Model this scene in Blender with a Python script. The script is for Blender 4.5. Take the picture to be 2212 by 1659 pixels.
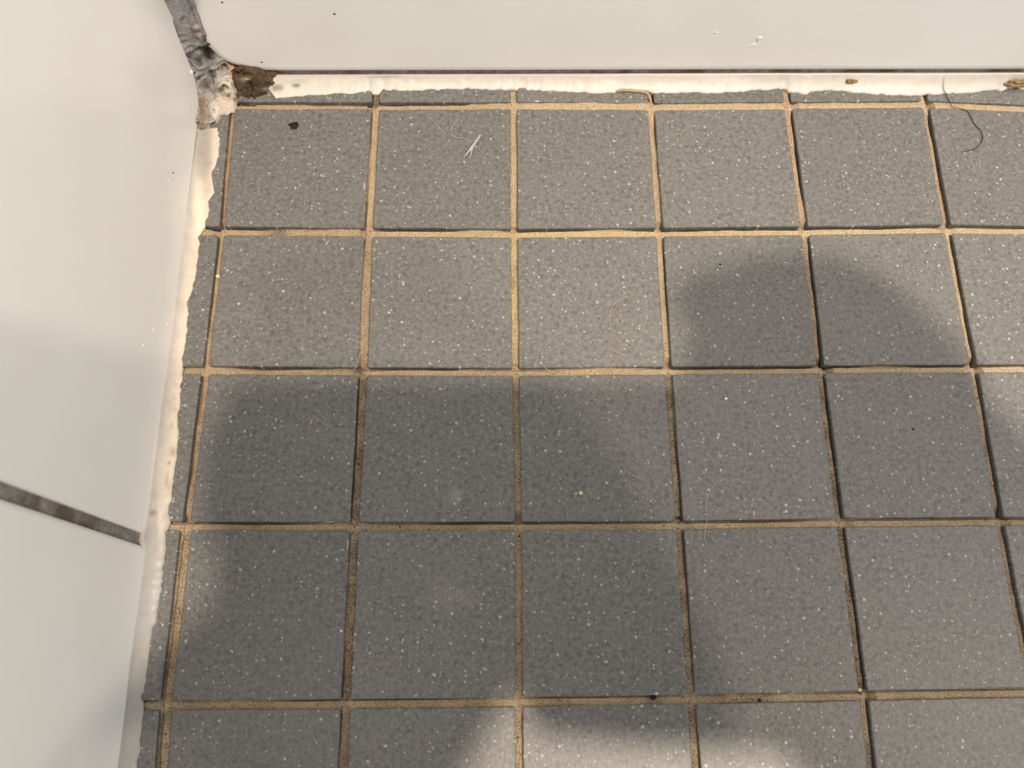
import bpy, bmesh, math, random
import numpy as np
from mathutils import Vector, Matrix

for o in list(bpy.data.objects):
    bpy.data.objects.remove(o, do_unlink=True)
sc = bpy.context.scene
COL = sc.collection
random.seed(7)
RNG = np.random.default_rng(11)

# ------------------------------------------------------------------ camera
F = 1707.3                       # focal length in pixels of the 2212x1659 frame
RM = np.array([[0.99981968, 0.00400966, -0.01856156],
               [-0.00915712, 0.95810218, -0.2862802],
               [0.01663598, 0.28639855, 0.95796614]])
CC = np.array([0.0940491, -0.1777263, 0.2454710])
cam_d = bpy.data.cameras.new('camera')
cam = bpy.data.objects.new('camera', cam_d)
COL.objects.link(cam)
m = Matrix([list(RM[i]) + [CC[i]] for i in range(3)] + [[0, 0, 0, 1]])
cam.matrix_world = m
cam_d.sensor_fit = 'HORIZONTAL'
cam_d.sensor_width = 36.0
cam_d.lens = F / 2212.0 * 36.0
cam_d.clip_start = 0.005
cam_d.dof.use_dof = True
cam_d.dof.focus_distance = 0.262
cam_d.dof.aperture_fstop = 15.0
sc.camera = cam

# ------------------------------------------------------------------ light
world = bpy.data.worlds.new('room_light')
sc.world = world
world.use_nodes = True
bg = world.node_tree.nodes['Background']
bg.inputs['Color'].default_value = (0.86, 0.95, 1.0, 1)
bg.inputs['Strength'].default_value = 0.54

def spot_lamp(name, loc, power, radius, color, aim, cone):
    l = bpy.data.lights.new(name, 'SPOT')
    l.shadow_soft_size = radius; l.energy = power; l.color = color
    l.spot_size = math.radians(cone); l.spot_blend = 1.0
    o = bpy.data.objects.new(name, l); COL.objects.link(o)
    o.location = loc
    d = Vector(aim) - Vector(loc)
    o.rotation_euler = d.to_track_quat('-Z', 'Y').to_euler()
    return o
WARM = (1.0, 0.83, 0.66)
spot_lamp('ceiling_spot', (0.62, -0.56, 2.25), 135.0, 0.045, WARM, (0.42, -0.40, 0), 48)
spot_lamp('ceiling_spot_far', (1.62, -0.60, 2.25), 52.0, 0.045, WARM, (0.6, -0.30, 0), 60)

vs = sc.view_settings
vs.view_transform = 'Standard'; vs.look = 'None'; vs.gamma = 1.0
vs.use_curve_mapping = False
vs.exposure = 0.78

# ------------------------------------------------------------------ geometry helpers
XL, YB = -0.0118, 0.0111          # wall faces at floor level
TA, TB = 0.03, 0.04               # the floor falls a little, so the walls lean against its normal
GZ = -0.0014                      # level of the joints below the tile tops

def ray(px, py):
    return RM @ np.array([(px - 1106) / F, -(py - 829.5) / F, -1.0])
def onz(px, py, z=0.0):
    d = ray(px, py); return CC + (z - CC[2]) / d[2] * d
def onleft(px, py):
    d = ray(px, py); t = (XL + TA * CC[2] - CC[0]) / (d[0] - TA * d[2]); return CC + t * d
def onback(px, py, off=0.0):
    d = ray(px, py); t = (YB + off + TB * CC[2] - CC[1]) / (d[1] - TB * d[2]); return CC + t * d
def topx(P):
    Y = (np.asarray(P) - CC) @ RM
    return np.stack([1106 + F * Y[..., 0] / -Y[..., 2], 829.5 - F * Y[..., 1] / -Y[..., 2]], -1)

_lat = RNG.random((64, 64, 64))
def vnoise(P, scale):
    P = np.asarray(P, float) * scale + 100.0
    i = np.floor(P).astype(int); f = P - i; f = f * f * (3 - 2 * f)
    r = 0
    for dx in (0, 1):
        for dy in (0, 1):
            for dz in (0, 1):
                w = (f[..., 0] if dx else 1 - f[..., 0]) * (f[..., 1] if dy else 1 - f[..., 1]) * (f[..., 2] if dz else 1 - f[..., 2])
                r = r + w * _lat[(i[..., 0] + dx) & 63, (i[..., 1] + dy) & 63, (i[..., 2] + dz) & 63]
    return r * 2 - 1
def fbm(P, scale, oct=3):
    r = 0; a = 1.0
    for k in range(oct):
        r = r + a * vnoise(np.asarray(P) + 0.37 * k, scale * 2 ** k); a *= 0.5
    return r

def mesh_obj(name, verts, faces, material, parent=None, smooth=False, origin=None):
    verts = np.asarray(verts, float)
    if origin is not None:
        verts = verts - np.asarray(origin)
    me = bpy.data.meshes.new(name)
    me.from_pydata([tuple(v) for v in verts], [], [tuple(int(i) for i in f) for f in faces])
    if smooth:
        me.polygons.foreach_set('use_smooth', [True] * len(me.polygons))
    me.update()
    me.materials.append(material)
    o = bpy.data.objects.new(name, me)
    COL.objects.link(o)
    if origin is not None:
        o.location = origin
    if parent is not None:
        o.parent = parent
    return o
def set_color(o, cols, name='tone'):
    me = o.data
    a = me.color_attributes.new(name, 'FLOAT_COLOR', 'POINT')
    c = np.ones((len(me.vertices), 4)); c[:, :3] = cols
    a.data.foreach_set('color', c.ravel())
def tag(o, label, cat, group=None):
    o['label'] = label; o['category'] = cat
    if group: o['group'] = group
    return o
def srgb(r, g, b):
    f = lambda c: (c / 255 / 12.92) if c / 255 <= 0.04045 else ((c / 255 + 0.055) / 1.055) ** 2.4
    return np.array([f(r), f(g), f(b)])

# ------------------------------------------------------------------ materials
class NT:
    def __init__(s, name):
        s.m = bpy.data.materials.new(name); s.m.use_nodes = True
        s.t = s.m.node_tree; s.n = s.t.nodes; s.l = s.t.links
        s.b = s.n['Principled BSDF']
    def new(s, typ, **kw):
        x = s.n.new(typ)
        for k, v in kw.items():
            if k.startswith('i_'):
                x.inputs[k[2:].replace('_', ' ')].default_value = v
            else: setattr(x, k, v)
        return x
    def link(s, a, b): s.l.new(a, b)
    def pos(s): return s.new('ShaderNodeNewGeometry').outputs['Position']
    def noise(s, vec, scale, detail=3, rough=0.55):
        x = s.new('ShaderNodeTexNoise'); s.link(vec, x.inputs['Vector'])
        x.inputs['Scale'].default_value = scale; x.inputs['Detail'].default_value = detail
        x.inputs['Roughness'].default_value = rough
        return x.outputs['Fac']
    def ramp(s, fac, stops):
        x = s.new('ShaderNodeValToRGB'); s.link(fac, x.inputs['Fac'])
        e = x.color_ramp.elements
        while len(e) < len(stops): e.new(0.5)
        for k, (p, c) in enumerate(stops):
            e[k].position = p; e[k].color = (c[0], c[1], c[2], 1) if hasattr(c, '__len__') else (c, c, c, 1)
        return x.outputs['Color']
    def math(s, op, a, b=None, clamp=False):
        x = s.new('ShaderNodeMath', operation=op, use_clamp=clamp)
        for k, v in enumerate((a, b)):
            if v is None: continue
            if isinstance(v, (int, float)): x.inputs[k].default_value = v
            else: s.link(v, x.inputs[k])
        return x.outputs[0]
    def mix(s, fac, a, b, mode='MIX'):
        x = s.new('ShaderNodeMix', data_type='RGBA', blend_type=mode)
        for k, v in ((0, fac), (6, a), (7, b)):
            if isinstance(v, (int, float)): x.inputs[k].default_value = v
            elif hasattr(v, '__len__'): x.inputs[k].default_value = (v[0], v[1], v[2], 1)
            else: s.link(v, x.inputs[k])
        return x.outputs[2]
    def bump(s, h, strength, dist):
        x = s.new('ShaderNodeBump'); s.link(h, x.inputs['Height'])
        x.inputs['Strength'].default_value = strength; x.inputs['Distance'].default_value = dist
        s.link(x.outputs['Normal'], s.b.inputs['Normal'])
    def fin(s, color, rough=0.5, spec=0.5):
        if hasattr(color, '__len__'): s.b.inputs['Base Color'].default_value = (*color[:3], 1)
        else: s.link(color, s.b.inputs['Base Color'])
        if isinstance(rough, (int, float)): s.b.inputs['Roughness'].default_value = rough
        else: s.link(rough, s.b.inputs['Roughness'])
        s.b.inputs['Specular IOR Level'].default_value = spec
        return s.m

def mat_floor_tile():
    t = NT('speckled_grey_ceramic')
    p = t.pos()
    oi = t.new('ShaderNodeObjectInfo')
    off = t.new('ShaderNodeVectorMath', operation='SCALE'); off.inputs[0].default_value = (3.1, 1.7, 0)
    t.link(oi.outputs['Random'], off.inputs['Scale'])
    ad = t.new('ShaderNodeVectorMath', operation='ADD'); t.link(p, ad.inputs[0]); t.link(off.outputs[0], ad.inputs[1])
    v = ad.outputs[0]
    wob = t.new('ShaderNodeTexNoise'); t.link(v, wob.inputs['Vector']); wob.inputs['Scale'].default_value = 1500
    ws = t.new('ShaderNodeVectorMath', operation='MULTIPLY_ADD')
    t.link(wob.outputs['Color'], ws.inputs[0]); ws.inputs[1].default_value = (0.0006,) * 3; t.link(v, ws.inputs[2])
    vv = ws.outputs[0]
    wb2 = t.new('ShaderNodeTexNoise'); t.link(p, wb2.inputs['Vector']); wb2.inputs['Scale'].default_value = 220
    ws2 = t.new('ShaderNodeVectorMath', operation='MULTIPLY_ADD'); t.link(wb2.outputs['Color'], ws2.inputs[0]); ws2.inputs[1].default_value = (0.004, .004, 0)
    sh2 = t.new('ShaderNodeVectorMath', operation='ADD'); t.link(p, sh2.inputs[0]); sh2.inputs[1].default_value = (-.002, -.002, 0); t.link(sh2.outputs[0], ws2.inputs[2])
    def specks(scale, rmax, power):
        vo = t.new('ShaderNodeTexVoronoi'); vo.voronoi_dimensions = '2D'
        t.link(vv, vo.inputs['Vector']); vo.inputs['Scale'].default_value = scale
        se = t.new('ShaderNodeSeparateColor'); t.link(vo.outputs['Color'], se.inputs[0])
        r = t.math('MULTIPLY', t.math('POWER', se.outputs[0], power), rmax)
        d = t.math('SUBTRACT', r, vo.outputs['Distance'])
        return t.math('MULTIPLY', d, 14.0, clamp=True), se.outputs[1]
    s1, h1 = specks(210, 0.125, 1.6)
    s2, h2 = specks(430, 0.17, 2.6)
    s3, h3 = specks(800, 0.24, 3.0)
    m1 = t.noise(v, 700, 4, 0.65)
    m2 = t.noise(v, 90, 2)
    base = t.ramp(m1, [(0.30, (0.105, 0.105, 0.102)), (0.5, (0.178, 0.176, 0.169)), (0.72, (0.245, 0.240, 0.228))])
    base = t.mix(t.ramp(m2, [(0.35, 0.0), (0.7, 0.22)]), base, (0.24, 0.232, 0.216))
    vd = t.new('ShaderNodeTexVoronoi'); vd.voronoi_dimensions = '2D'; t.link(vv, vd.inputs['Vector']); vd.inputs['Scale'].default_value = 330
    sd = t.new('ShaderNodeSeparateColor'); t.link(vd.outputs['Color'], sd.inputs[0])
    dk = t.math('MULTIPLY', t.math('SUBTRACT', t.math('MULTIPLY', sd.outputs[2], 0.34), vd.outputs['Distance']), 6.0, clamp=True)
    base = t.mix(t.math('MULTIPLY', dk, 0.55), base, (0.10, 0.10, 0.097))
    pale = t.mix(h1, (0.56, 0.55, 0.47), (0.66, 0.64, 0.58))
    base = t.mix(t.math('MULTIPLY', s3, 0.35), base, pale)
    base = t.mix(t.math('MULTIPLY', s2, 0.75), base, pale)
    base = t.mix(t.math('MULTIPLY', s1, 0.85), base, pale)
    for (px, py, rad, amt) in ((985, 1072, .0030, .30), (955, 1285, .0075, .12), (1010, 1290, .004, .12)):
        q = onz(px, py)
        sb = t.new('ShaderNodeVectorMath', operation='DISTANCE'); t.link(ws2.outputs[0], sb.inputs[0]); sb.inputs[1].default_value = (q[0], q[1], 0)
        k = t.math('MULTIPLY', t.math('MULTIPLY', t.math('SUBTRACT', rad, sb.outputs['Value']), 2.0 / rad, clamp=True), amt)
        base = t.mix(k, base, (0.46, 0.43, 0.38))
    br = t.math('MULTIPLY_ADD', oi.outputs['Random'], 0.10)
    br.node.inputs[2].default_value = 0.74
    sc_ = t.new('ShaderNodeVectorMath', operation='SCALE'); t.link(base, sc_.inputs[0]); t.link(br, sc_.inputs['Scale'])
    t.bump(t.noise(v, 1400, 3), 0.35, 0.0002)
    return t.fin(sc_.outputs[0], 0.42, 0.45)

def mat_grout():
    t = NT('sandy_ochre_grout')
    p = t.pos()
    at = t.new('ShaderNodeVertexColor', layer_name='tone')
    sep = t.new('ShaderNodeSeparateColor'); t.link(at.outputs['Color'], sep.inputs[0])
    stain, warm, yel = sep.outputs[0], sep.outputs[1], sep.outputs[2]
    n1 = t.noise(p, 1800, 3, 0.7); n2 = t.noise(p, 160, 3); n3 = t.noise(p, 2600, 1, 0.5)
    c = t.ramp(n1, [(0.3, (0.36, 0.28, 0.18)), (0.5, (0.50, 0.40, 0.265)), (0.75, (0.60, 0.50, 0.35))])
    c = t.mix(t.math('MULTIPLY', warm, t.ramp(n2, [(0.3, 0.35), (0.6, 1.0)])), c, (0.40, 0.255, 0.165))
    c = t.mix(t.math('MULTIPLY', yel, 0.7), c, (0.55, 0.43, 0.22))
    st = t.math('MULTIPLY', stain, t.ramp(n2, [(0.32, 0.35), (0.62, 1.0)]))
    c = t.mix(t.math('MULTIPLY', st, 0.9), c, (0.15, 0.112, 0.075))
    sp = t.math('MULTIPLY', t.ramp(n3, [(0.53, 0.0), (0.60, 1.0)]), t.math('MULTIPLY_ADD', st, 0.75))
    sp.node.inputs[1].links[0].from_node.inputs[2].default_value = 0.42
    c = t.mix(sp, c, (0.055, 0.045, 0.035))
    t.bump(n1, 0.6, 0.0005)
    return t.fin(c, 0.85, 0.2)

def mat_glazed():
    t = NT('glossy_white_glaze')
    p = t.pos()
    n = t.noise(p, 35, 2)
    c = t.ramp(n, [(0.3, (0.83, 0.81, 0.775)), (0.7, (0.855, 0.84, 0.81))])
    t.bump(t.noise(p, 18, 1), 0.08, 0.004)
    return t.fin(c, 0.28, 0.35)

def mat_wall_joint():
    t = NT('grey_wall_grout')
    p = t.pos()
    c = t.ramp(t.noise(p, 420, 4, 0.7), [(0.3, (0.13, 0.115, 0.10)), (0.55, (0.25, 0.235, 0.215)), (0.8, (0.36, 0.34, 0.31))])
    st = t.ramp(t.noise(p, 75, 2), [(0.5, 0.0), (0.66, 0.8)])
    c = t.mix(st, c, (0.085, 0.062, 0.045))
    t.bump(t.noise(p, 1500, 3), 0.5, 0.0006)
    return t.fin(c, 0.85, 0.2)

def mat_toned(name, rough=0.5, grain=900, amt=0.22, bstr=0.35, bdist=0.0004, spec=0.4):
    t = NT(name)
    p = t.pos()
    at = t.new('ShaderNodeVertexColor', layer_name='tone')
    n = t.noise(p, grain, 4, 0.65)
    k = t.ramp(n, [(0.25, 1 - amt), (0.75, 1 + 0)])
    c = t.mix(1.0, at.outputs['Color'], k, 'MULTIPLY')
    t.bump(n, bstr, bdist)
    return t.fin(c, rough, spec)

def mat_plain(name, col, rough=0.6, spec=0.4, grain=2500, amt=0.3):
    t = NT(name)
    n = t.noise(t.pos(), grain, 3)
    c = t.mix(t.ramp(n, [(0.3, amt), (0.7, 0.0)]), col, [x * 0.45 for x in col])
    t.bump(n, 0.3, 0.0003)
    return t.fin(c, rough, spec)

M_TILE = mat_floor_tile(); M_GROUT = mat_grout(); M_GLAZE = mat_glazed(); M_JOINT = mat_wall_joint()
M_SIL = mat_toned('aged_white_silicone', 0.42, 500, 0.12, 0.25, 0.0004)
M_CORNER = mat_toned('grimy_torn_sealant', 0.6, 1300, 0.42, 0.6, 0.0006, 0.3)

# ------------------------------------------------------------------ floor: joint nodes
NODE_PX = {0: [(505, 232), (812, 233), (1110, 232), (1405, 235), (1700, 232), (1995, 230)],
           1: [(481, 502), (797, 505), (1111, 507), (1424, 505), (1736, 502), (2043, 498)],
           2: [(447, 802), (785, 805), (1114, 806), (1442, 803), (1770, 800), (2100, 798)],
           3: [(405, 1137), (767, 1138), (1119, 1137), (1466, 1135), (1812, 1130), (2155, 1127)],
           4: [(362, 1522), (748, 1520), (1121, 1515), (1492, 1510), (1862, 1502), (2225, 1495)]}
NCOL, NROW = 10, 9
node = np.zeros((NROW, NCOL, 2))
for r in range(NROW):
    for c in range(NCOL):
        if r < 5 and c < 6:
            node[r, c] = onz(*NODE_PX[r][c], GZ)[:2]
        else:
            node[r, c] = (c * 0.05 + RNG.normal(0, .0002), -r * 0.05 + RNG.normal(0, .0002))
vw = np.array([.0022, .0029, .0022, .0024, .0026, .0026] + [.0025] * (NCOL - 6))
hw = np.array([.0030, .0033, .0027, .0026, .0026] + [.0026] * (NROW - 5))
def vwid(r, c):
    w = vw[c]
    if c == 0: w = [.0020, .0021, .0026, .0036, .0038, .0036][min(max(r, 0), 5)]
    return w

XR, YD = 0.52, -0.47
def fine_lines(centres, half, lo, hi, step, fstep):
    s = set()
    for k in np.arange(lo, hi, step): s.add(round(float(k), 6))
    for c in centres:
        for k in np.arange(c - half, c + half, fstep): s.add(round(float(k), 6))
    a = np.array(sorted(s)); keep = [a[0]]
    for k in a[1:]:
        if k - keep[-1] > fstep * 0.6 and lo <= k <= hi: keep.append(k)
    return np.array(keep)
gx = fine_lines([c * .05 for c in range(7)], .0030, -0.03, XR, 0.0025, 0.0004)
gy = fine_lines([-r * .05 for r in range(6)], .0030, YD, 0.03, 0.0025, 0.0004)
GX, GY = np.meshgrid(gx, gy)
P = np.stack([GX.ravel(), GY.ravel(), np.zeros(GX.size)], 1)
hz = GZ + 0.00032 * fbm(P, 160, 2) + 0.00016 * fbm(P, 900, 2)
# joints that are filled nearly flush with the tile tops
for (x, y, rx, ry, dz) in [(.128, .0005, .03, .003, .0011), (.18, .0005, .03, .003, .0007), (.24, 0, .03, .003, .0009), (0.0, -.19, .003, .05, .0005),
                           (.1, -.2, .004, .004, .0007), (0.05, -.2, .004, .004, .0007), (.15, -.002, .004, .004, .001)]:
    hz += dz * np.exp(-(((P[:, 0] - x) / rx) ** 4 + ((P[:, 1] - y) / ry) ** 4))
def sstep(v, a, b):
    u = np.clip((v - a) / (b - a), 0, 1); return u * u * (3 - 2 * u)
for r_, dep in ((0, .0012), (1, .0022), (2, .0020), (3, .0016), (4, .0008)):
    off = P[:, 1] - np.interp(P[:, 0], node[r_, :, 0], node[r_, :, 1])
    side = sstep(off, hw[r_] * .5 - .0007, hw[r_] * .5 - .0003) * (off < .003)
    gapn = np.clip(.75 + .9 * vnoise(np.c_[P[:, 0], P[:, 0] * 0 + r_, P[:, 0] * 0], 45), 0, 1)
    if r_ == 0: gapn = gapn * (P[:, 0] < .085)
    hz -= dep * side * gapn
for c_, dep, sg in ((0, .0012, -1), (1, .0011, -1), (3, .0008, 1), (4, .0020, 1), (5, .0022, 1)):
    xs = np.interp(-P[:, 1], -node[:, c_, 1], node[:, c_, 0]); off = (P[:, 0] - xs) * sg
    hz -= dep * sstep(off, vw[c_] * .5 - .0005, vw[c_] * .5 - .0001) * (off < .003) * np.clip(.7 + .9 * vnoise(np.c_[P[:, 1], P[:, 1] * 0 + c_, P[:, 1] * 0], 45), 0, 1)
hz = np.minimum(hz, -0.00012)
P[:, 2] = hz
nx, ny = len(gx), len(gy)
idx = np.arange(nx * ny).reshape(ny, nx)
faces = np.stack([idx[:-1, :-1], idx[:-1, 1:], idx[1:, 1:], idx[1:, :-1]], -1).reshape(-1, 4)
# solid bed below
b0 = len(P)
bed = np.array([[-0.03, YD, -.012], [XR, YD, -.012], [XR, .03, -.012], [-0.03, .03, -.012]])
floor = mesh_obj('floor', np.vstack([P, bed]), list(faces) + [(b0 + 3, b0 + 2, b0 + 1, b0),
    tuple([b0, b0 + 1] + list(idx[0, ::-1])), tuple([b0 + 2, b0 + 3] + list(idx[-1, :])),
    tuple([b0 + 1, b0 + 2] + list(idx[::-1, -1])), tuple([b0 + 3, b0] + list(idx[:, 0]))], M_GROUT, smooth=False)
floor['kind'] = 'structure'
# stain of each joint segment: (vertical, col, row) -> dirt, warm, yellow
VS = {(0, 0): (.25, .9, 0), (0, 1): (.15, .75, .1), (0, 2): (.3, .7, 0), (0, 3): (.55, .25, 0), (0, 4): (.6, .2, 0),
      (1, 0): (.1, .45, .1), (1, 1): (.35, .35, .4), (1, 2): (.75, .4, 0), (1, 3): (.8, .2, 0), (1, 4): (.55, .5, .2),
      (2, 0): (.05, .2, .3), (2, 1): (.15, 0, .8), (2, 2): (.45, 0, .4), (2, 3): (.4, .2, .1), (2, 4): (.4, .3, .3),
      (3, 0): (.05, .35, .2), (3, 1): (.2, .1, .3), (3, 2): (.85, 0, .1), (3, 3): (.75, .3, 0), (3, 4): (.6, .5, 0),
      (4, 0): (.2, .6, .1), (4, 1): (.35, .4, 0), (4, 2): (.85, .2, 0), (4, 3): (.9, .2, 0), (4, 4): (.6, .2, 0),
      (5, 0): (.3, .5, 0), (5, 1): (.2, .3, .1), (5, 2): (.55, .1, 0), (5, 3): (.6, .3, 0),
      (0, -1): (.4, .6, 0), (1, -1): (.9, .3, 0), (2, -1): (.1, .1, 0), (3, -1): (.1, .7, .1), (4, -1): (.15, .5, .1), (5, -1): (0, .1, 0)}
HS = {(0, 0): (.05, .75, 0), (0, 1): (.1, .5, .1), (0, 2): (0, .15, 0), (0, 3): (0, .12, 0), (0, 4): (0, .1, .1), (0, 5): (.05, .2, .1),
      (1, 0): (.25, .65, .1), (1, 1): (.1, .3, .1), (1, 2): (0, .1, .8), (1, 3): (0, .1, .3), (1, 4): (0, .1, .2), (1, 5): (0, .2, .2), (1, -1): (.1, .35, 0),
      (2, 0): (.2, .4, .1), (2, 1): (.15, .25, .2), (2, 2): (.15, .2, .2), (2, 3): (.1, .05, .2), (2, 4): (.1, .1, .1), (2, 5): (.1, .1, .1), (2, -1): (.2, .5, 0),
      (3, 0): (.25, .35, .1), (3, 1): (.45, .45, .1), (3, 2): (.3, .15, .2), (3, 3): (.35, .1, .1), (3, 4): (.3, .1, .1), (3, -1): (.1, .35, 0),
      (4, 0): (.3, .35, .2), (4, 1): (.3, .2, .5), (4, 2): (.35, .1, .5), (4, 3): (.5, .4, .1), (4, 4): (.3, .2, .2), (4, -1): (.2, .3, .1)}
tone = np.zeros((len(P) + 4, 3)); tone[:] = (.35, .2, .1)
ci = np.rint(P[:, 0] / .05).astype(int); ri = np.rint(-P[:, 1] / .05).astype(int)
fx = np.abs(P[:, 0] - ci * .05); fy = np.abs(P[:, 1] + ri * .05)
cseg = np.floor(P[:, 0] / .05).astype(int); rseg = np.floor(-P[:, 1] / .05).astype(int)
for (c, r), v in VS.items():
    k = np.where((ci == c) & (rseg == r) & (fx < .0045) & (fx < fy + .0004))[0]; tone[k] = v
for (r, c), v in HS.items():
    k = np.where((ri == r) & (cseg == c) & (fy < .0045) & (fy <= fx))[0]; tone[k] = np.array(v) * (.55, .8, 1)
for (px, py, rad, v) in [(600, 502, .003, (1, .3, 0)), (470, 505, .003, (.3, .2, 0)), (1640, 1511, .003, (1.2, .3, 0)), (1580, 1510, .006, (.8, .9, 0)),
                         (1410, 1508, .0025, (1.3, 0, 0)), (780, 800, .002, (.9, .4, 0)), (762, 1230, .004, (1, .3, 0)), (1110, 610, .002, (.8, .5, .5))]:
    q = onz(px, py, GZ); w = np.exp(-((P[:, 0] - q[0]) ** 2 + (P[:, 1] - q[1]) ** 2) / rad ** 2)[:, None]
    tone[:len(P)] = tone[:len(P)] * (1 - w) + np.array(v) * w
set_color(floor, tone)

def tile_mesh(corners, rad, name, parent, bev=0.00028, depth=0.0042, tilt=(0, 0), dz=0.0):
    """corners: 4 xy, counter-clockwise; rounded, slightly uneven outline with an eased edge"""
    c = [np.array(q, float) for q in corners]; ring = []
    for i in range(4):
        p0, p1, p2 = c[i - 1], c[i], c[(i + 1) % 4]
        a = (p0 - p1) / np.linalg.norm(p0 - p1); b = (p2 - p1) / np.linalg.norm(p2 - p1)
        for s in (0.0, 0.5, 1.0):
            ring.append(p1 + a * rad * (1 - s) ** 2 + b * rad * s ** 2)
        L = np.linalg.norm(p2 - p1); nrm = np.array([b[1], -b[0]])
        nseg = max(2, int(L / .006))
        for k in range(1, nseg):
            ring.append(p1 + b * (rad + (L - 2 * rad) * k / nseg) + nrm * RNG.normal(0, .00007))
    ring = np.array(ring); cen = np.mean(ring, 0); n = len(ring)
    inn = []
    for i in range(n):
        t = ring[(i + 1) % n] - ring[i - 1]; t /= np.linalg.norm(t) + 1e-12
        inn.append(ring[i] + np.array([-t[1], t[0]]) * bev)
    inn = np.array(inn)
    zt = lambda q: dz + (q[:, 0] - cen[0]) * tilt[0] + (q[:, 1] - cen[1]) * tilt[1]
    V = np.vstack([np.c_[inn, zt(inn)], np.c_[ring, zt(ring) - bev * .8], np.c_[ring, np.full(n, -depth)]])
    Fc = [tuple(range(n))]
    for k in (0, 1):
        for i in range(n):
            j = (i + 1) % n
            Fc.append((k * n + i, (k + 1) * n + i, (k + 1) * n + j, k * n + j))
    return mesh_obj(name, V, Fc, M_TILE, parent, origin=(cen[0], cen[1], 0))

for r in range(-1, NROW - 1):
    for c in range(-1, NCOL - 1):
        def corner(rr, cc, sy, sx):
            """inner corner of the joint crossing rr,cc on the side sx,sy"""
            rc, c_c = max(rr, 0), max(cc, 0)
            q = node[rc, c_c].copy()
            if rr < 0: q[1] += .018
            else: q[1] += sy * hw[rr] / 2
            if cc < 0: q[0] -= .016
            else: q[0] += sx * vwid(r if r >= 0 else 0, cc) / 2
            return q
        tl = corner(r, c, -1, 1); tr = corner(r, c + 1, -1, -1)
        br = corner(r + 1, c + 1, 1, -1); bl = corner(r + 1, c, 1, 1)
        tile_mesh([bl, br, tr, tl], .0007, 'tile', floor, tilt=(RNG.normal(0, .003), RNG.normal(0, .003)), dz=RNG.normal(0, .00006))

# ------------------------------------------------------------------ walls
HW = 1.2
def lw(y, z, d=0.0):   # point on the left wall, d = towards the room
    return (XL + TA * z + d, y + TB * z, z)
def bw(x, z, d=0.0):   # point on the back wall
    return (x + TA * z, YB + TB * z - d, z)
def prism(fn, poly, d0, d1, bev, name, mat, parent, flip=False):
    """tile slab: outline poly in wall coordinates, back depth d0, face depth d1, cushioned edge bev"""
    poly = np.array(poly, float); n = len(poly)
    def inset(w):
        out = []
        for i in range(n):
            e0 = poly[i] - poly[i - 1]; e1 = poly[(i + 1) % n] - poly[i]
            e0 /= np.linalg.norm(e0); e1 /= np.linalg.norm(e1)
            n0 = np.array([-e0[1], e0[0]]); n1 = np.array([-e1[1], e1[0]])
            b = n0 + n1; b /= max(np.dot(b, n0), .35)
            out.append(poly[i] + b * w)
        return np.array(out)
    rings = [(0.0, d0)]
    for k in range(6):
        a = k / 5 * math.pi / 2
        rings.append((bev * (1 - math.cos(a)) * 1.6, d1 - bev + bev * math.sin(a)))
    V = []; Fc = []
    for w, d in rings:
        for q in inset(w): V.append(fn(q[0], q[1], d))
    for k in range(len(rings) - 1):
        for i in range(n):
            j = (i + 1) % n
            f = (k * n + i, k * n + j, (k + 1) * n + j, (k + 1) * n + i)
            Fc.append(f[::-1] if flip else f)
    last = tuple((len(rings) - 1) * n + i for i in range(n))
    Fc.append(last[::-1] if flip else last); Fc.append(tuple(range(n)) if flip else tuple(range(n))[::-1])
    o = mesh_obj(name, V, Fc, mat, parent, smooth=True)
    sh = o.modifiers.new('wn', 'WEIGHTED_NORMAL'); sh.keep_sharp = False
    return o

def slab(name, fn, a0, a1, z0, z1, d0, d1, mat):
    V = [fn(a, z, d) for d in (d0, d1) for (a, z) in ((a0, z0), (a1, z0), (a1, z1), (a0, z1))]
    Fc = [(0, 1, 2, 3), (7, 6, 5, 4), (0, 4, 5, 1), (1, 5, 6, 2), (2, 6, 7, 3), (3, 7, 4, 0)]
    o = mesh_obj(name, V, Fc, mat); o['kind'] = 'structure'
    return o
wall_left = slab('wall_left', lw, YD, YB + .02, -.012, HW, -.02, -.0012, M_JOINT)
wall_back = slab('wall_back', bw, XL - .02, XR, -.012, HW, -.02, -.0014, M_JOINT)

JY = -0.1538                        # joint between the two visible wall tiles
def lpx(px, py):
    q = onleft(px, py); return (q[1] - TB * q[2], q[2])
edge_l = [lpx(*q) for q in [(428, 196), (424, 172), (420, 158), (411, 134), (399, 106), (386, 74), (377, 48)]]
# left wall: outline in (y, z), counter-clockwise seen from the room needs y decreasing -> flip
tileA = [(JY + .0018, .0010)] + [(YB - .012, .0008)] + [(min(a, YB + .004), max(z, .001)) for a, z in edge_l] + [(YB + .004, .032), (YB + .004, HW), (JY + .0018, HW)]
prism(lw, tileA, -.008, 0.0, .0010, 'wall_tile', M_GLAZE, wall_left, flip=False)
tileB = [(YD, .001), (JY - .0018, .001), (JY - .0018, HW), (YD, HW)]
prism(lw, tileB, -.008, 0.0003, .0010, 'wall_tile', M_GLAZE, wall_left, flip=False)
def bpx(px, py):
    q = onback(px, py); return (q[0] - TA * q[2], q[2])
chip = [bpx(*q) for q in [(405, 0), (419, 45), (428, 68), (431, 84), (441, 101), (452, 112), (463, 124), (480, 136), (508, 148), (545, 156), (575, 160)]]
chip = [(a, z) for a, z in chip]
tileC = [(chip[0][0], HW)] + chip + [(.10, .0042), (.18, .0050), (.28, .0056), (.402, .006), (.402, HW)]
prism(bw, tileC, -.008, 0.0, .0024, 'wall_tile', M_GLAZE, wall_back, flip=False)
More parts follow.
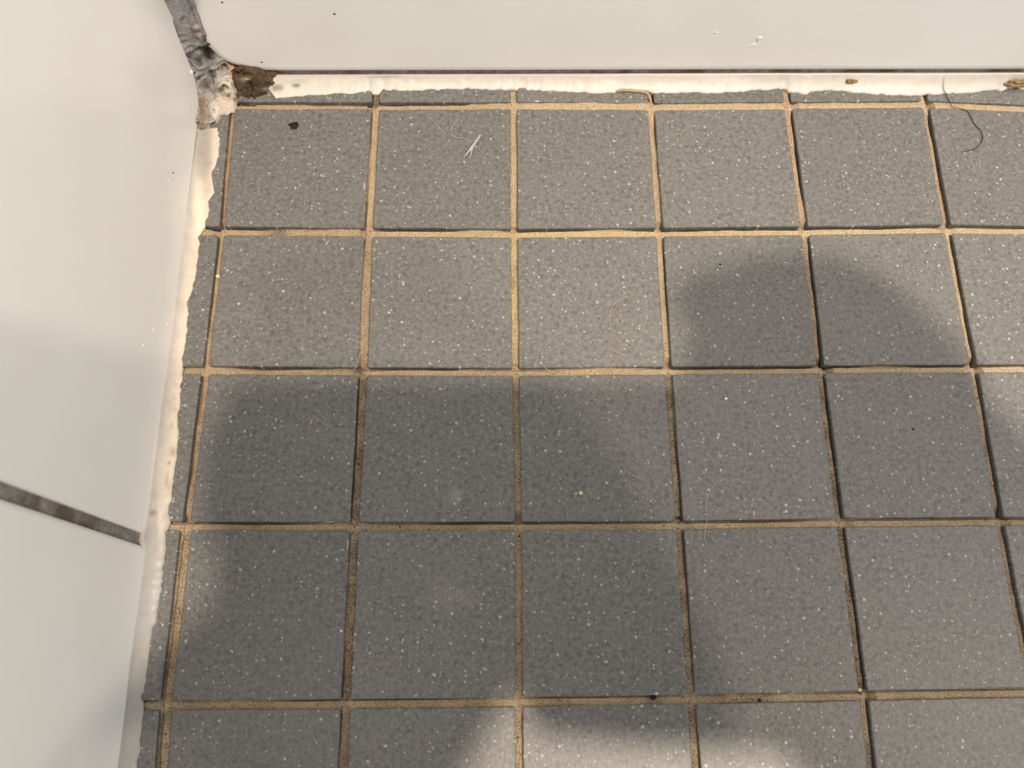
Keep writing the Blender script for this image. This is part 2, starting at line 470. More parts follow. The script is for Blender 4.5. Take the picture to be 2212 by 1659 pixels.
prism(bw, [(.4055, .006), (XR, .006), (XR, HW), (.4055, HW)], -.008, 0.0, .0024, 'wall_tile', M_GLAZE, wall_back, flip=False)

# ------------------------------------------------------------------ silicone beads
def resample(pts, key, t):
    pts = np.array(pts); o = np.argsort(pts[:, key]); pts = pts[o]
    return np.stack([np.interp(t, pts[:, key], pts[:, k]) for k in range(3)], 1)
def paint(V, base, blobs):
    col = np.array(np.broadcast_to(np.asarray(base, float), (len(V), 3))); px = topx(V)
    for (x, y, rx, ry, c, w) in blobs:
        k = np.exp(-(((px[:, 0] - x) / rx) ** 2 + ((px[:, 1] - y) / ry) ** 2) ** 2)[:, None] * w
        col = col * (1 - k) + np.asarray(c) * k
    return col
def bead(name, Fp, Wp, back_fn, along, t, jag, bulge, out):
    n = len(t); K = 9
    tt = np.stack([t, t * 0 + .3, t * 0], 1)
    j = jag * (np.abs(vnoise(tt, 420)) * 1.3 + .5 * np.abs(vnoise(tt, 1100)) - .5)
    Fp = Fp.copy(); other = 1 - along
    Fp[:, other] += j * (1 if other == 1 else -1)
    V = []
    for i in range(n):
        w, f = Wp[i], Fp[i].copy(); f[2] = .00022
        L = np.linalg.norm(f - w)
        V.append(back_fn(w))
        for k in range(K):
            s = k / (K - 1)
            q = w * (1 - s) + f * s - np.array(out) * bulge * L * math.sin(math.pi * s)
            q = q + np.array(out) * .00022 * fbm(q[None], 230, 3)[0] * math.sin(math.pi * s)
            q[2] = max(q[2], .0003)
            V.append(q)
        V.append(f + np.array([0, 0, -.0019]))
    V = np.array(V); S = K + 2; Fc = []
    for i in range(n - 1):
        for k in range(S):
            k2 = (k + 1) % S
            Fc.append((i * S + k, i * S + k2, (i + 1) * S + k2, (i + 1) * S + k))
    Fc.append(tuple(range(S))[::-1]); Fc.append(tuple((n - 1) * S + k for k in range(S)))
    return V, Fc
# left bead
LF = [(473, 268), (471, 285), (476, 300), (474, 330), (468, 350), (457, 380), (463, 415), (450, 435), (452, 460), (441, 490), (429, 510), (433, 525), (428, 560), (424, 590), (415, 630),
      (407, 652), (407, 690), (403, 720), (400, 742), (396, 762), (394, 790), (395, 805), (392, 840), (388, 880), (386, 930), (382, 985), (377, 1010), (373, 1050), (371, 1080), (364, 1092), (363, 1110),
      (367, 1122), (366, 1142), (358, 1150), (361, 1180), (355, 1205), (352, 1250), (345, 1300), (340, 1320), (338, 1345), (329, 1362), (323, 1400), (318, 1450), (312, 1490), (306, 1505),
      (308, 1520), (309, 1560), (306, 1590), (304, 1620), (297, 1650)]
LW = [(424, 310), (418, 350), (409, 420), (400, 480), (385, 580), (377, 650), (369, 720), (357, 800), (343, 890), (331, 985), (322, 1060), (312, 1130), (307, 1165), (309, 1195), (305, 1230), (298, 1290), (288, 1352),
      (275, 1450), (267, 1530), (258, 1600), (250, 1659)]
t = np.arange(YD, -.0085, .00045)
LFp = [onz(*q) for q in LF] + [np.array([XL + .0045, y, 0]) for y in (-.24, -.3, YD)]
LWp = [onleft(*q) for q in LW] + [np.array([XL, -.0095, .0012])] + [np.array([XL, y, .0042]) for y in (-.24, -.3, YD)]
Fl = resample(LFp, 1, t); Wl = resample(LWp, 1, t)
Wl[:, 0] = XL + TA * Wl[:, 2] + .00012
V, Fc = bead('silicone_bead', Fl, Wl, lambda w: w + np.array([-.0025, 0, -.001]), 1, t, .00045, .10, (.7, 0, .7))
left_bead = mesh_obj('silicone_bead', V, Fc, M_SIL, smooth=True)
CREAM = srgb(212, 200, 181) ; GREY = srgb(190, 186, 180); TAN = srgb(176, 142, 108)
blobs = [(440, 320, 20, 75, srgb(160, 154, 147), .85), (466, 340, 9, 60, srgb(214, 204, 188), .8), (412, 440, 10, 60, GREY * .9, .6), (430, 450, 14, 60, srgb(240, 228, 208), .7), (330, 1300, 60, 190, srgb(168, 166, 163), .9), (285, 1560, 60, 170, srgb(164, 160, 154), .9),  # last two: grey of the lower bead, with cast shade put into the colour
         (372, 975, 4, 14, srgb(140, 112, 92), .7), (362, 1040, 5, 25, srgb(165, 140, 115), .6), (370, 920, 4, 10, TAN, .5), (378, 885, 4, 6, srgb(200, 150, 125), .6), (376, 860, 4, 5, srgb(200, 150, 125), .5),
         (378, 830, 3, 5, srgb(200, 150, 125), .5), (330, 1108, 8, 7, srgb(150, 125, 95), .7), (366, 1000, 4, 5, srgb(140, 112, 92), .6), (308, 1160, 6, 14, GREY * .6, .6), (347, 1130, 5, 40, srgb(235, 225, 215), .6)]
acr = np.clip((np.arange(len(V)) % 11 - 1) / 8, 0, 1)[:, None]
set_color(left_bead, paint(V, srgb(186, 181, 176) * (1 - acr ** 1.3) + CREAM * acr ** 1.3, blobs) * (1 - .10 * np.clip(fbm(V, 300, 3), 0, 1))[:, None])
tag(left_bead, 'cream white silicone sealant bead with ragged edge along the foot of the jointed wall', 'sealant')

# back bead
BF = [(596, 214), (625, 209), (640, 208), (700, 205), (760, 203), (790, 199), (799, 197), (806, 203), (820, 203), (828, 192), (836, 195), (870, 196), (940, 195), (1020, 192), (1045, 194), (1100, 196), (1117, 195), (1121, 190),
      (1134, 190), (1139, 195), (1200, 197), (1290, 203), (1328, 201), (1340, 195), (1395, 197), (1412, 203), (1480, 201), (1560, 201), (1630, 197), (1680, 192), (1692, 193), (1705, 198), (1740, 204), (1762, 196), (1795, 195),
      (1850, 202), (1900, 205), (1980, 209), (1996, 205), (2040, 203), (2100, 200), (2138, 195), (2160, 197), (2172, 193), (2190, 191), (2212, 193)]
BW = [(560, 166), (590, 162), (1100, 161), (1600, 159), (2212, 158)]
t = np.arange(.0040, XR, .00045)
BFp = [onz(*q) for q in BF] + [np.array([x, YB - .0045, 0]) for x in (.31, .4, XR)]
BWp = [onback(*q, off=.0004) for q in BW] + [np.array([x, YB + .0006, .0056]) for x in (.31, .4, XR)]
Fb = resample(BFp, 0, t); Wb = resample(BWp, 0, t)
V, Fc = bead('silicone_bead', Fb, Wb, lambda w: w + np.array([0, .0014, -.001]), 0, t, .00052, .06, (0, -.7, .7))
back_bead = mesh_obj('silicone_bead', V, [f[::-1] for f in Fc], M_SIL, smooth=True)
blobs = [(640, 175, 30, 8, GREY * .8, .5), (640, 186, 9, 4, srgb(100, 95, 88), .9), (600, 190, 14, 8, srgb(120, 110, 95), .7), (830, 166, 40, 3, srgb(120, 112, 100), .5), (812, 200, 10, 6, srgb(214, 204, 186), .6)]
acr = np.clip((np.arange(len(V)) % 11 - 1) / 8, 0, 1)[:, None] ** 1.2
acr = np.clip(acr + .25 * fbm(V * np.array([.25, 1, 1]), 220, 3)[:, None], 0, 1)
set_color(back_bead, paint(V, srgb(192, 187, 180) * (1 - acr) + srgb(216, 209, 199) * acr, blobs))
tag(back_bead, 'white silicone sealant bead with frayed lower edge under the single wide wall tile', 'sealant')

# ------------------------------------------------------------------ torn corner sealant (real lumps: surface nets on a distance field)
def surface_nets(fn, lo, hi, h):
    ax = [np.arange(lo[k], hi[k] + h, h) for k in range(3)]
    G = np.stack(np.meshgrid(*ax, indexing='ij'), -1)
    D = fn(G); s = D < 0
    n = D.shape
    cs = np.zeros((n[0] - 1, n[1] - 1, n[2] - 1), int)
    acc = np.zeros(cs.shape + (3,)); cnt = np.zeros(cs.shape)
    off = [(i, j, k) for i in (0, 1) for j in (0, 1) for k in (0, 1)]
    sub = lambda A, o: A[o[0]:n[0] - 1 + o[0], o[1]:n[1] - 1 + o[1], o[2]:n[2] - 1 + o[2]]
    for a in off:
        for ax_ in range(3):
            if a[ax_]: continue
            b = list(a); b[ax_] = 1
            da, db = sub(D, a), sub(D, b); cr = (da < 0) != (db < 0)
            tt = np.where(cr, da / np.where(cr, da - db, 1), 0)
            pa = sub(G, a).copy(); pa[..., ax_] += tt * h
            acc += np.where(cr[..., None], pa, 0); cnt += cr
    act = cnt > 0
    ids = -np.ones(cs.shape, int); ids[act] = np.arange(act.sum())
    V = acc[act] / cnt[act][:, None]
    Fc = []
    for ax_ in range(3):
        o1, o2 = [k for k in range(3) if k != ax_]
        sl_a = [slice(None)] * 3; sl_b = [slice(None)] * 3
        sl_a[ax_] = slice(0, -1); sl_b[ax_] = slice(1, None)
        cr = s[tuple(sl_a)] != s[tuple(sl_b)]
        for c in np.argwhere(cr):
            if c[o1] == 0 or c[o2] == 0 or c[o1] >= n[o1] - 1 or c[o2] >= n[o2] - 1: continue
            q = []
            for d1, d2 in ((-1, -1), (0, -1), (0, 0), (-1, 0)):
                k = c.copy(); k[o1] += d1; k[o2] += d2; q.append(ids[tuple(k)])
            if min(q) < 0: continue
            inside = s[tuple(c)]
            flip = inside if ax_ != 1 else not inside
            Fc.append(q if flip else q[::-1])
    return V, Fc
def abc(G):
    return (G[..., 0] - XL - TA * G[..., 2]) * 1e3, (YB + TB * G[..., 2] - G[..., 1]) * 1e3, G[..., 2] * 1e3
def smin(a, b, k):
    h = np.clip(.5 + .5 * (b - a) / k, 0, 1); return b * (1 - h) + a * h - k * h * (1 - h)
def gauss(G, p, r):
    return np.exp(-((G - np.asarray(p)) ** 2).sum(-1) / r ** 2)
def corner_field(G):
    a, b, c = abc(G)
    wv = np.clip((c - 8) / 14, 0, 1)
    vert = (a / (7.4 - 0.4 * wv) + b / (4.5 - 2.6 * wv) - 1) * 2.4
    vert = np.maximum(vert, 5 - c)
    left = (a / 6.6 + c / 2.8 - 1) * 2.0
    left = np.maximum(left, b - 19.5 + 3.5 * vnoise(G * np.array([1.6, .4, 1]), 300))
    lump = (a / 24.0 + b / 22.0 + c / (9.8 - .42 * np.clip(b, 0, 18)) + np.maximum(a - 11.5, 0) / 4.0 - 1) * 5.0
    d = smin(smin(vert, lump, 1.2), left, .8)
    n1 = fbm(G, 210, 3); n2 = np.abs(vnoise(G, 420)); n3 = fbm(G, 800, 2)
    low = np.clip((28 - c) / 10, 0.12, 1)
    d = d + low * (0.8 * n1 + 2.3 * (n2 - .38) + .35 * n3) * np.clip(.4 + c / 5, 0, 1)
    # bites and crevices read off the torn surface
    for (P0, r, s) in CREV:
        d = d + s * gauss(G, P0, r)
    inside_wall = np.maximum(np.maximum(-a - 3.4, -b - 3.0), -c - np.where(b < 13, 1.6, .15))
    return np.maximum(d, inside_wall)
def cpt(px, py):
    """point on the undisturbed fillet behind a pixel"""
    d = ray(px, py); ts = np.linspace(.15, .34, 4000)
    Q = CC + ts[:, None] * d; a, b, c = abc(Q)
    wv = np.clip((c - 8) / 14, 0, 1)
    f = np.minimum(np.minimum(np.maximum(a / (7.4 - .4 * wv) + b / (4.5 - 2.6 * wv) - 1, (5 - c) / 3), a / 24 + b / 22 + c / 9.5 + np.maximum(a - 11.5, 0) / 4 - 1), a / 6.2 + c / 2.2 - 1)
    k = np.argmax(f < 0)
    return Q[k]
CREV = [(cpt(450, 112), .0022, 2.6), (cpt(478, 190), .0014, 1.6), (cpt(455, 158), .0011, 1.4), (cpt(425, 72), .0013, 1.6), (cpt(445, 182), .0020, 1.6), (cpt(488, 208), .0012, 1.4),
        (cpt(438, 228), .0018, 1.0), (cpt(437, 165), .0010, 1.1), (cpt(500, 160), .0012, 1.2), (cpt(515, 185), .0012, -1.0), (cpt(495, 178), .0015, -1.3), (cpt(475, 215), .0016, -1.0), (cpt(470, 172), .0012, -1.0)]
V, Fc = surface_nets(corner_field, (XL - .0040, YB - .0225, -.002), (XL + .0165, YB + .0038, .046), .0004)
corner = mesh_obj('corner_sealant', V, Fc, M_CORNER, smooth=True)
PINK = srgb(222, 208, 194); BLK = srgb(62, 52, 42); GRIME = srgb(168, 163, 160)
blobs = [(395, 20, 40, 60, srgb(172, 168, 168), 1), (425, 100, 25, 45, srgb(150, 146, 142), .9), (452, 110, 15, 24, srgb(38, 30, 24), 1), (437, 84, 10, 8, srgb(110, 105, 100), .8), (424, 58, 8, 7, srgb(232, 205, 185), .9), (433, 76, 4, 10, srgb(205, 170, 155), .8),
         (395, 38, 5, 6, BLK, .6), (470, 150, 25, 22, srgb(176, 168, 158), .8), (440, 145, 16, 14, srgb(150, 146, 142), .8), (494, 180, 22, 24, PINK, 1), (484, 228, 34, 26, srgb(220, 206, 190), 1), (445, 183, 13, 11, srgb(112, 104, 96), 1),
         (438, 228, 9, 28, srgb(150, 128, 102), .95), (434, 262, 8, 16, srgb(158, 138, 112), .9), (478, 192, 7, 6, BLK, .85), (456, 158, 6, 9, BLK, .7), (430, 168, 5, 5, BLK, .8), (464, 166, 5, 4, BLK, .7), (492, 206, 7, 5, srgb(90, 80, 70), .7),
         (505, 148, 16, 9, srgb(214, 176, 138), .8), (520, 158, 14, 8, srgb(90, 72, 54), .8), (512, 214, 12, 5, srgb(150, 112, 80), .8), (465, 245, 6, 14, srgb(238, 226, 210), .8), (452, 275, 12, 26, srgb(172, 166, 158), .9)]
cr = np.clip((np.abs(vnoise(V, 420)) - .5) / .3, 0, 1) * np.clip(V[:, 2] / .003, 0, 1) * np.clip((.030 - V[:, 2]) / .008, 0, 1)
cr = np.maximum(cr * .8, .5 * np.clip((fbm(V, 900, 2) - .45) / .3, 0, 1))
set_color(corner, paint(V, GRIME, blobs) * (1 - .75 * cr)[:, None])
tag(corner, 'torn grimy grey and pinkish sealant clogging the corner where both walls meet the floor', 'sealant')

# straight grout filling the upright corner above the tear
zs = np.linspace(.034, HW, 240); prof = []
for z in zs:
    for (a, d) in ((-.003, -.004), (.0001, -.0012), (.0012, -.0001), (.0035, .0006), (.0058, .0006), (.0072, .0001), (.0085, -.003)):
        # a = distance from the left wall, d = depth behind (+) the back wall face
        w = vnoise(np.array([[a * 300, z * 300, 2.0]]), 1.0)[0] * .00015
        prof.append((XL + TA * z + a, YB + TB * z + d + w, z))
S = 7; Fc = []
for i in range(len(zs) - 1):
    for k in range(S - 1):
        Fc.append((i * S + k, (i + 1) * S + k, (i + 1) * S + k + 1, i * S + k + 1))
pr = np.array(prof); upr = mesh_obj('corner_joint', pr, Fc, M_CORNER, corner, smooth=True)
set_color(upr, np.tile(srgb(172, 168, 168), (len(pr), 1)))

# crumbled dark mortar in the hole beside the torn sealant
def clump_field(G):
    a, b, c = abc(G)
    d = (np.maximum(a - 20, 0) / 9 + np.maximum(13 - a, 0) / 5 + b / 8.6 + c / 7.2 - 1) * 3.5
    d = d + 1.0 * fbm(G, 330, 3) + 1.5 * (np.abs(vnoise(G, 500)) - .3)
    return np.maximum(d, np.maximum(np.maximum(-b - 2.0, -c - 1.6), 9.0 - a))
V, Fc = surface_nets(clump_field, (XL + .009, YB - .010, -.002), (XL + .0300, YB + .0025, .010), .0004)
clump = mesh_obj('crumbled_mortar', V, Fc, M_CORNER, smooth=True)
blobs = [(550, 195, 30, 24, srgb(74, 58, 38), 1), (540, 180, 10, 10, srgb(45, 36, 26), .8), (525, 155, 18, 8, srgb(70, 55, 40), .9), (588, 207, 14, 6, srgb(150, 130, 100), .8), (578, 203, 8, 3, BLK, .8), (570, 182, 10, 8, srgb(60, 52, 36), .8), (530, 172, 10, 5, srgb(185, 170, 145), .7), (575, 192, 8, 4, srgb(150, 138, 110), .7)]
set_color(clump, paint(V, srgb(92, 76, 54), blobs))
tag(clump, 'dark brown mouldy crumbled mortar in the hole beside the torn corner sealant', 'mortar')

# ------------------------------------------------------------------ debris
def crumb(name, c, r, mat, sq=(1, 1, .8), rough=.35, seed=0, parent=None):
    bm = bmesh.new(); bmesh.ops.create_icosphere(bm, subdivisions=3, radius=1.0)
    rg = np.random.default_rng(seed); off = rg.random(3) * 9
    V = np.array([v.co[:] for v in bm.verts]); Fc = [[v.index for v in f.verts] for f in bm.faces]; bm.free()
    k = 1 + rough * fbm(V + off, 1.9, 3)
    V = V * k[:, None] * np.array(sq) * r
    return mesh_obj(name, V + np.asarray(c), Fc, mat, parent, smooth=False, origin=c)
def tube(name, pts, rad, mat, parent=None, taper=True):
    pts = np.array(pts, float)
    s = np.r_[0, np.cumsum(np.linalg.norm(np.diff(pts, axis=0), axis=1))]
    # catmull-rom resample
    N = max(24, int(s[-1] / .0005)); out = []
    for u in np.linspace(0, len(pts) - 1, N):
        i = min(int(u), len(pts) - 2); f = u - i
        p0, p1, p2, p3 = pts[max(i - 1, 0)], pts[i], pts[i + 1], pts[min(i + 2, len(pts) - 1)]
        out.append(.5 * ((2 * p1) + (-p0 + p2) * f + (2 * p0 - 5 * p1 + 4 * p2 - p3) * f ** 2 + (-p0 + 3 * p1 - 3 * p2 + p3) * f ** 3))
    out = np.array(out); V = []; Fc = []
    for i, q in enumerate(out):
        tg = out[min(i + 1, N - 1)] - out[max(i - 1, 0)]; tg /= np.linalg.norm(tg) + 1e-12
        a = np.cross(tg, (0, 0, 1)); a /= np.linalg.norm(a) + 1e-9; b = np.cross(a, tg)
        e = min(1, min(i, N - 1 - i) / (N * .12) + .35) if taper else 1
        for k in range(5):
            an = k / 5 * 2 * math.pi
            V.append(q + (a * math.cos(an) + b * math.sin(an)) * rad * e)
    for i in range(N - 1):
        for k in range(5):
            Fc.append((i * 5 + k, i * 5 + (k + 1) % 5, (i + 1) * 5 + (k + 1) % 5, (i + 1) * 5 + k))
    Fc += [tuple(range(5)), tuple((N - 1) * 5 + k for k in range(5))[::-1]]
    return mesh_obj(name, V, Fc, mat, parent, smooth=True)
def hair(px, rad, mat, label, z=.0001, zs=None):
    pts = [onz(x, y, (zs[i] if zs else z + rad)) for i, (x, y) in enumerate(px)]
    return tag(tube('hair', pts, rad, mat), label, 'hair')
M_BLACK = mat_plain('black_hair', (0.012, 0.010, 0.009), .4, .5)
M_BLOND = mat_plain('blond_hair', (0.50, 0.42, 0.29), .4, .5)
M_PALE = mat_plain('pale_fibre', (0.62, 0.60, 0.55), .5, .4)
M_DARK = mat_plain('dark_crumb', (0.025, 0.018, 0.012), .8, .2)
M_GRAIN = mat_plain('pale_grain', (0.74, 0.66, 0.46), .6, .4)
M_WHITE = mat_plain('white_fleck', (0.86, 0.85, 0.82), .5, .4)
M_BROWN = mat_plain('brown_tear', (0.30, 0.20, 0.11), .8, .2)

z0 = .0002
hair([(2040, 167), (2038, 190), (2044, 205), (2052, 222), (2057, 230), (2072, 234), (2085, 238), (2092, 243), (2098, 255), (2104, 266), (2112, 276), (2118, 282), (2123, 294), (2121, 305), (2115, 314), (2104, 322), (2090, 326), (2075, 327)],
     .00013, M_BLACK, 'curly black hair hanging from the white bead onto the floor tile', zs=[.0040, .0016, .0006, .0003, .0002, .0002] + [.0003] * 12)
hair([(1215, 714), (1200, 724), (1185, 740), (1173, 755), (1170, 770), (1172, 785), (1180, 797), (1190, 803), (1200, 808)], .00009, M_BLOND,
     'short blond hair curving from a tile onto the sandy joint', zs=[.0003] * 6 + [.0002, .0000, -.0008])
hair([(1370, 638), (1345, 645), (1328, 655), (1318, 672), (1315, 690), (1320, 710), (1330, 728), (1338, 743), (1340, 754), (1336, 762), (1325, 757), (1320, 754)], .00009, M_BLOND,
     'longer S-shaped blond hair with a small hook, lying on a floor tile')
hair([(1347, 750), (1340, 765), (1332, 777), (1322, 790), (1313, 800)], .00008, M_BLOND, 'tiny straight blond hair at the hooked end of the S-shaped hair', z=.0003)
hair([(1577, 1040), (1562, 1036), (1546, 1044), (1533, 1062), (1526, 1080), (1525, 1100), (1527, 1118), (1526, 1135), (1522, 1152), (1523, 1170), (1530, 1190)], .00006, M_PALE,
     'faint pale hair looping over the joint between two shaded tiles', z=.0002)
hair([(928, 252), (940, 266), (955, 282), (966, 292)], .00006, M_PALE, 'faint straight pale fibre beside the white plastic scrap')
hair([(990, 259), (978, 272), (976, 286), (984, 296), (1000, 299), (1016, 305), (1028, 303)], .00006, M_PALE, 'faint looped pale fibre touching the white plastic scrap')
hair([(778, 760), (774, 780), (768, 794), (764, 800)], .00007, M_PALE, 'tiny pale hair at the edge of a tile beside the sandy joint')
hair([(710, 521), (703, 529)], .00012, M_WHITE, 'minute white fibre lying alone on a grey tile')
hair([(1238, 1185), (1247, 1200), (1249, 1212), (1243, 1222)], .00005, M_PALE, 'very short faint pale hair curled on a shaded tile')

# thin white plastic scrap
q = [onz(x, y, z0) for x, y in [(1036, 292), (1040, 294), (1031, 308), (1022, 321), (1015, 345), (1014, 344), (1018, 325), (1007, 337), (1000, 344), (1007, 334), (1017, 319), (1026, 305)]]
top = [v + np.array([0, 0, .0005 + .0003 * math.sin(i)]) for i, v in enumerate(q)]
n = len(q); V = q + top
scrap = mesh_obj('plastic_scrap', V, [tuple(range(n)), tuple(range(2 * n - 1, n - 1, -1))] + [(i, n + i, n + (i + 1) % n, (i + 1) % n) for i in range(n)], mat_plain('clear_plastic', (0.44, 0.43, 0.40), .35, .5))
tag(scrap, 'thin whitish plastic scrap with a forked tail lying on a floor tile', 'scrap')

dc = onz(636, 270, .0004)
o = crumb('dirt_crumb', dc, .0011, M_DARK, (1.25, 1, .7), .75, 4); tag(o, 'large blackish brown dirt crumb on the tile beside the torn corner', 'crumb')
sub = crumb('fragment', dc + np.array([-.0015, .0002, -.0001]), .0005, M_DARK, (1.3, .8, .6), .5, 5)
sub.parent = o; sub.location = Vector(sub.location) - o.location
for k, (px, py, r, z, mt, lab) in enumerate([
        (470, 597, .00062, GZ + .0011, M_GRAIN, 'pale yellow grain stuck in the narrow joint beside the ragged bead'),
        (1254, 1065, .00055, .00035, M_GRAIN, 'tiny tan and white grit grain on a shaded floor tile'),
        (1568, 861, .00042, .0003, M_WHITE, 'bright white round speck on a shaded floor tile'),
        (1857, 1490, .0005, GZ + .0008, M_GRAIN, 'pale grain lying on a crossing of sandy joints'),
        (1973, 927, .00028, .00015, M_DARK, 'minute black speck in the middle of a shaded tile'),
        (1556, 571, .00026, .00015, M_DARK, 'minute black speck on a brightly lit tile'),
        (1411, 1506, .0007, GZ + .0003, M_DARK, 'black dirt lump sunk in the sandy joint'),
        (1641, 1512, .0004, GZ + .0003, M_DARK, 'dark brown dirt spot on the rusty stretch of joint'),
        (864, 1137, .00024, GZ + .0003, M_DARK, 'small black dirt dot on the rusty joint below the faint pale patch'),
        (1434, 1136, .0002, GZ + .0003, M_DARK, 'small black dirt dot on the joint beside the looping pale hair'),
        (1121, 1158, .00025, GZ + .0003, M_DARK, 'small black dirt dot on the upright joint just below a crossing'),
        (1119, 1593, .0002, GZ + .0003, M_DARK, 'small black dirt dot on the upright joint beside the glare')]):
    o = crumb('grain' if mt is not M_DARK else 'dirt_speck', onz(px, py, z), r, mt, (1.1, 1, .75), .45, 20 + k)
    tag(o, lab, 'grain' if mt is not M_DARK else 'dirt')
# flecks on the walls
def wall_fleck(fn, px, py, r, mat, label, sq, seed, group=None):
    o = crumb('wall_fleck', fn(px, py), r, mat, sq, .5, seed)
    return tag(o, label, 'fleck', group)
f1 = wall_fleck(onback, 1640, 83, .0008, M_WHITE, 'white dried splash fleck with a tail on the wide wall tile', (1, .5, 1.3), 50)
s_ = crumb('fleck_tail', onback(1626, 97), .0011, M_WHITE, (1.0, .25, .3), .4, 51); s_.parent = f1; s_.location = Vector(s_.location) - f1.location; s_.rotation_euler = (0, -.6, 0)
wall_fleck(onback, 1548, 70, .0006, M_WHITE, 'tiny white dried fleck beside the splash fleck on the wide wall tile', (1, .3, .4), 52)
for k, (px, py) in enumerate([(364, 392), (331, 713), (309, 746), (374, 683), (371, 725), (361, 700)]):
    wall_fleck(onleft, px, py, .0004, M_WHITE, 'tiny white fleck on the white wall tile above the ragged bead', (.5, 1, 1), 60 + k, 'white flecks above the ragged bead')
for k, (px, py) in enumerate([(374, 373), (480, 5), (722, 30), (565, 134)]):
    wall_fleck(onleft if k == 0 else onback, px, py, .00032, M_DARK, 'tiny dark speck on the tile of the jointed wall' if k == 0 else 'tiny dark speck on the wide wall tile near the torn corner',
               (.5, 1, 1) if k == 0 else (1.3, .5, .7), 70 + k, None if k == 0 else 'dark specks on the wide wall tile')
wall_fleck(onleft, 414, 156, .0008, M_WHITE, 'white chipped flake on the wall tile edge beside the torn corner', (.5, 1, 1.6), 80)
# brown tears in the back bead
for k, (px, py, r, sq, lab) in enumerate([(1841, 176, .0011, (1.7, .6, .8), 'small brown torn pit in the white bead'), (2199, 181, .0022, (2.0, .7, .9), 'larger gritty brown tear in the white bead near the black hair')]):
    d = ray(px, py); ts = np.linspace(.2, .36, 3000); Q = CC + ts[:, None] * d
    kk = np.argmax((YB - Q[:, 1]) / .0042 + Q[:, 2] / .0046 < 1.02)
    tag(crumb('bead_tear', Q[kk] + np.array([0, .0003, -.0003]), r, M_BROWN, sq, .6, 90 + k), lab, 'tear')
# white residue on tile edges
for k, (px, py, sq, r, lab) in enumerate([(787, 402, (.22, 1.9, .15), .0007, 'thin white grout residue on the tile edge near the dirt crumb'), (751, 1176, (.2, 2.2, .15), .0007, 'thin white grout residue along a shaded tile edge'),
        (712, 1127, (3.0, .12, .1), .0006, 'faint white scratch along the lower edge of a shaded tile'), (2022, 213, (2.2, .35, .2), .0005, 'white smear on the cut tile strip beside the black hair'),
        (737, 1363, (1, 1, .2), .0004, 'round white spot on a tile edge beside the dark joint'), (1160, 219, (1.8, .4, .12), .0005, 'white smear on the cut tile strip between two clean joints')]):
    tag(crumb('residue', onz(px, py, .00003), r, M_PALE, sq, .5, 100 + k), lab, 'residue')

M_TAN = mat_plain('tan_grout', (0.46, 0.33, 0.20), .85, .2, 1800, .3)
hk = [onz(x, y, z) for x, y, z in [(1331, 198, .0003), (1342, 195, .0005), (1362, 196, .0006), (1385, 198, .0006), (1398, 202, .0004), (1404, 212, .0000), (1406, 226, -.0008)]]
tag(tube('grout_smear', hk, .0005, M_TAN), 'tan grout smear hooking from a joint along the edge of the white bead', 'residue')

# ------------------------------------------------------------------ the photographer's phone and hands, behind the lens: they throw the shadow
BACK = 0.03
def cw(x, y, z):     # camera frame (right, up, behind the lens) in metres -> world
    return CC + RM @ np.array([x, y, z])
M_PHONE = mat_plain('black_phone_glass', (0.015, 0.015, 0.017), .25, .5)
M_SKIN = mat_plain('skin', (0.55, 0.34, 0.25), .55, .35, 400, .15)
def rbox(x0, x1, y0, y1, z0, z1, rad, name, mat, parent):
    ring = []
    for (cx, cy, a0) in ((x1 - rad, y1 - rad, 0), (x0 + rad, y1 - rad, 90), (x0 + rad, y0 + rad, 180), (x1 - rad, y0 + rad, 270)):
        for k in range(7):
            a = math.radians(a0 + 15 * k); ring.append((cx + rad * math.cos(a), cy + rad * math.sin(a)))
    n = len(ring); e = .0012; cx, cy = (x0 + x1) / 2, (y0 + y1) / 2; V = []
    for (z, s) in ((z0, e), (z0 + e, 0), (z1 - e, 0), (z1, e)):
        for (x, y) in ring:
            V.append(cw(x - math.copysign(s, x - cx), y - math.copysign(s, y - cy), z))
    Fc = [tuple(range(n))[::-1], tuple(3 * n + i for i in range(n))]
    for k in range(3):
        for i in range(n):
            Fc.append((k * n + i, k * n + (i + 1) % n, (k + 1) * n + (i + 1) % n, (k + 1) * n + i))
    return mesh_obj(name, V, Fc, mat, parent, origin=None)
PX0, PX1, PY0, PY1 = -.0105, .1415, -.054, .0285
phone = bpy.data.objects.new('smartphone', None); COL.objects.link(phone)
tag(phone, 'black smartphone held over the floor, whose shadow falls across the tiles', 'phone')
rbox(PX0, PX1, PY0, PY1, BACK, BACK + .008, .010, 'body', M_PHONE, phone)
rbox(-.017, .017, -.018, .016, BACK - .002, BACK + .001, .007, 'camera_bump', M_PHONE, phone)

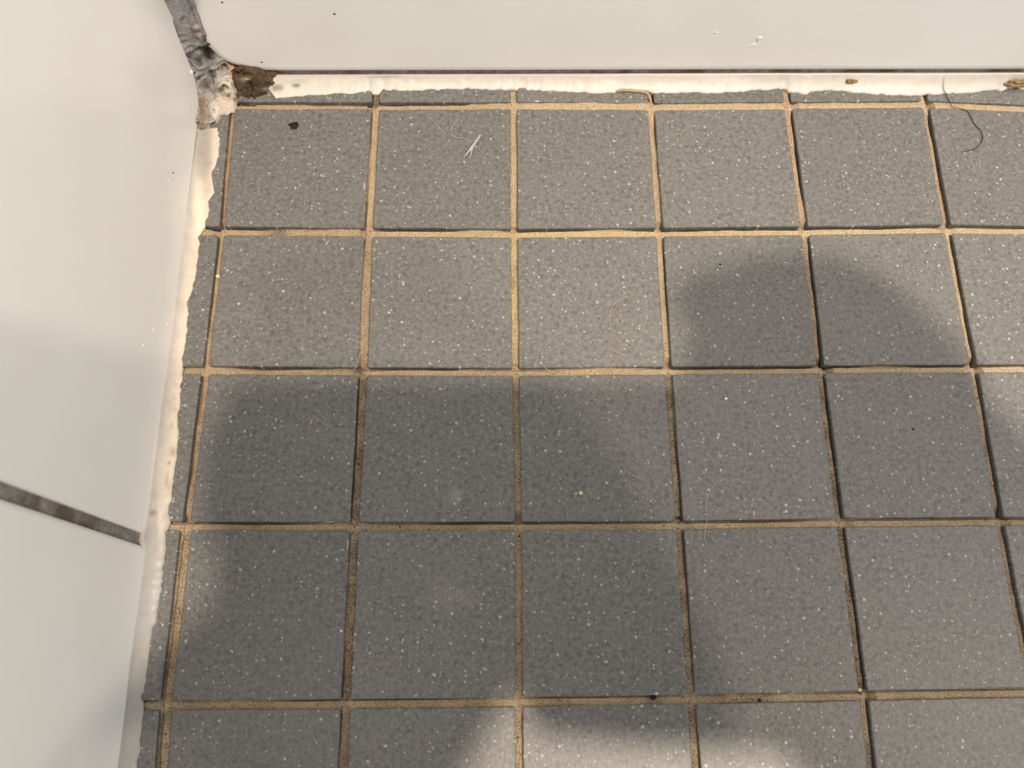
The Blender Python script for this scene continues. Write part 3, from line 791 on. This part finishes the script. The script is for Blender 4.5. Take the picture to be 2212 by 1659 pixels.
def skin_mesh(name, chains, parent):
    """chains of (x,y,z,r) in the camera frame sharing their first joint"""
    verts, edges, rad = [], [], []; key = {}
    def vid(q):
        k = tuple(np.round(q[:3], 5))
        if k not in key:
            key[k] = len(verts); verts.append(tuple(cw(*q[:3]))); rad.append(q[3] * 1.28)
        return key[k]
    for ch in chains:
        ids = [vid(q) for q in ch]
        edges += list(zip(ids[:-1], ids[1:]))
    me = bpy.data.meshes.new(name); me.from_pydata(verts, edges, [])
    o = bpy.data.objects.new(name, me); COL.objects.link(o); o.parent = parent
    md = o.modifiers.new('skin', 'SKIN')
    for i, sv in enumerate(me.skin_vertices[0].data):
        sv.radius = (rad[i], rad[i]); sv.use_root = (i == 0)
    o.modifiers.new('sub', 'SUBSURF').render_levels = 2
    me.materials.append(M_SKIN)
    return o
person = bpy.data.objects.new('person', None); COL.objects.link(person)
tag(person, 'person holding the phone in both hands, seen only as shadow on the tiles', 'person')
zb = BACK + .012
# right hand: palm beyond the phone's end, fingers over its back, thumb on the screen side
W_, K_ = (.192, -.088, .070, .043), (.206, -.008, .050, .042)
R_ = [[(.290, -.36, .24, .058), (.226, -.17, .13, .050), W_, K_]]
for i in range(4):
    base = (.184 + .008 * i, .046 - .018 * i, .040, .0125)
    R_.append([K_, base, (.160, base[1] + .010, .022, .0105), (.136, base[1] + .006, .018, .0090), (.116, base[1] + .002, .021, .0075)])
R_.append([K_, (.174, -.042, .048, .022), (.160, -.052, .046, .015)])
R_.append([K_, (.186, -.066, .052, .016), (.158, -.060, .040, .0110), (.126, -.056, .034, .0100), (.096, -.056, .030, .0100), (.066, -.054, .029, .0090)])
R_.append([K_, (.180, -.030, .070, .016), (.150, -.018, .058, .0115), (.126, -.010, .050, .0090)])
skin_mesh('hand_and_forearm', R_, person)
Wl_, Kl_ = (-.012, -.122, .075, .032), (-.010, -.080, .055, .032)
L_ = [[(-.03, -.34, .26, .050), (-.02, -.21, .13, .042), Wl_, Kl_]]
for i in range(4):
    base = (-.016 + .018 * i, -.072, .036, .012)
    L_.append([Kl_, base, (base[0] + .008, -.058, .024, .0105), (base[0] + .018, -.050, .022, .0085), (base[0] + .026, -.036, .023, .0070)])
L_.append([Kl_, (-.022, -.060, .060, .013), (-.006, -.044, .055, .0105), (.010, -.030, .050, .0085)])
skin_mesh('hand_and_forearm', L_, person)
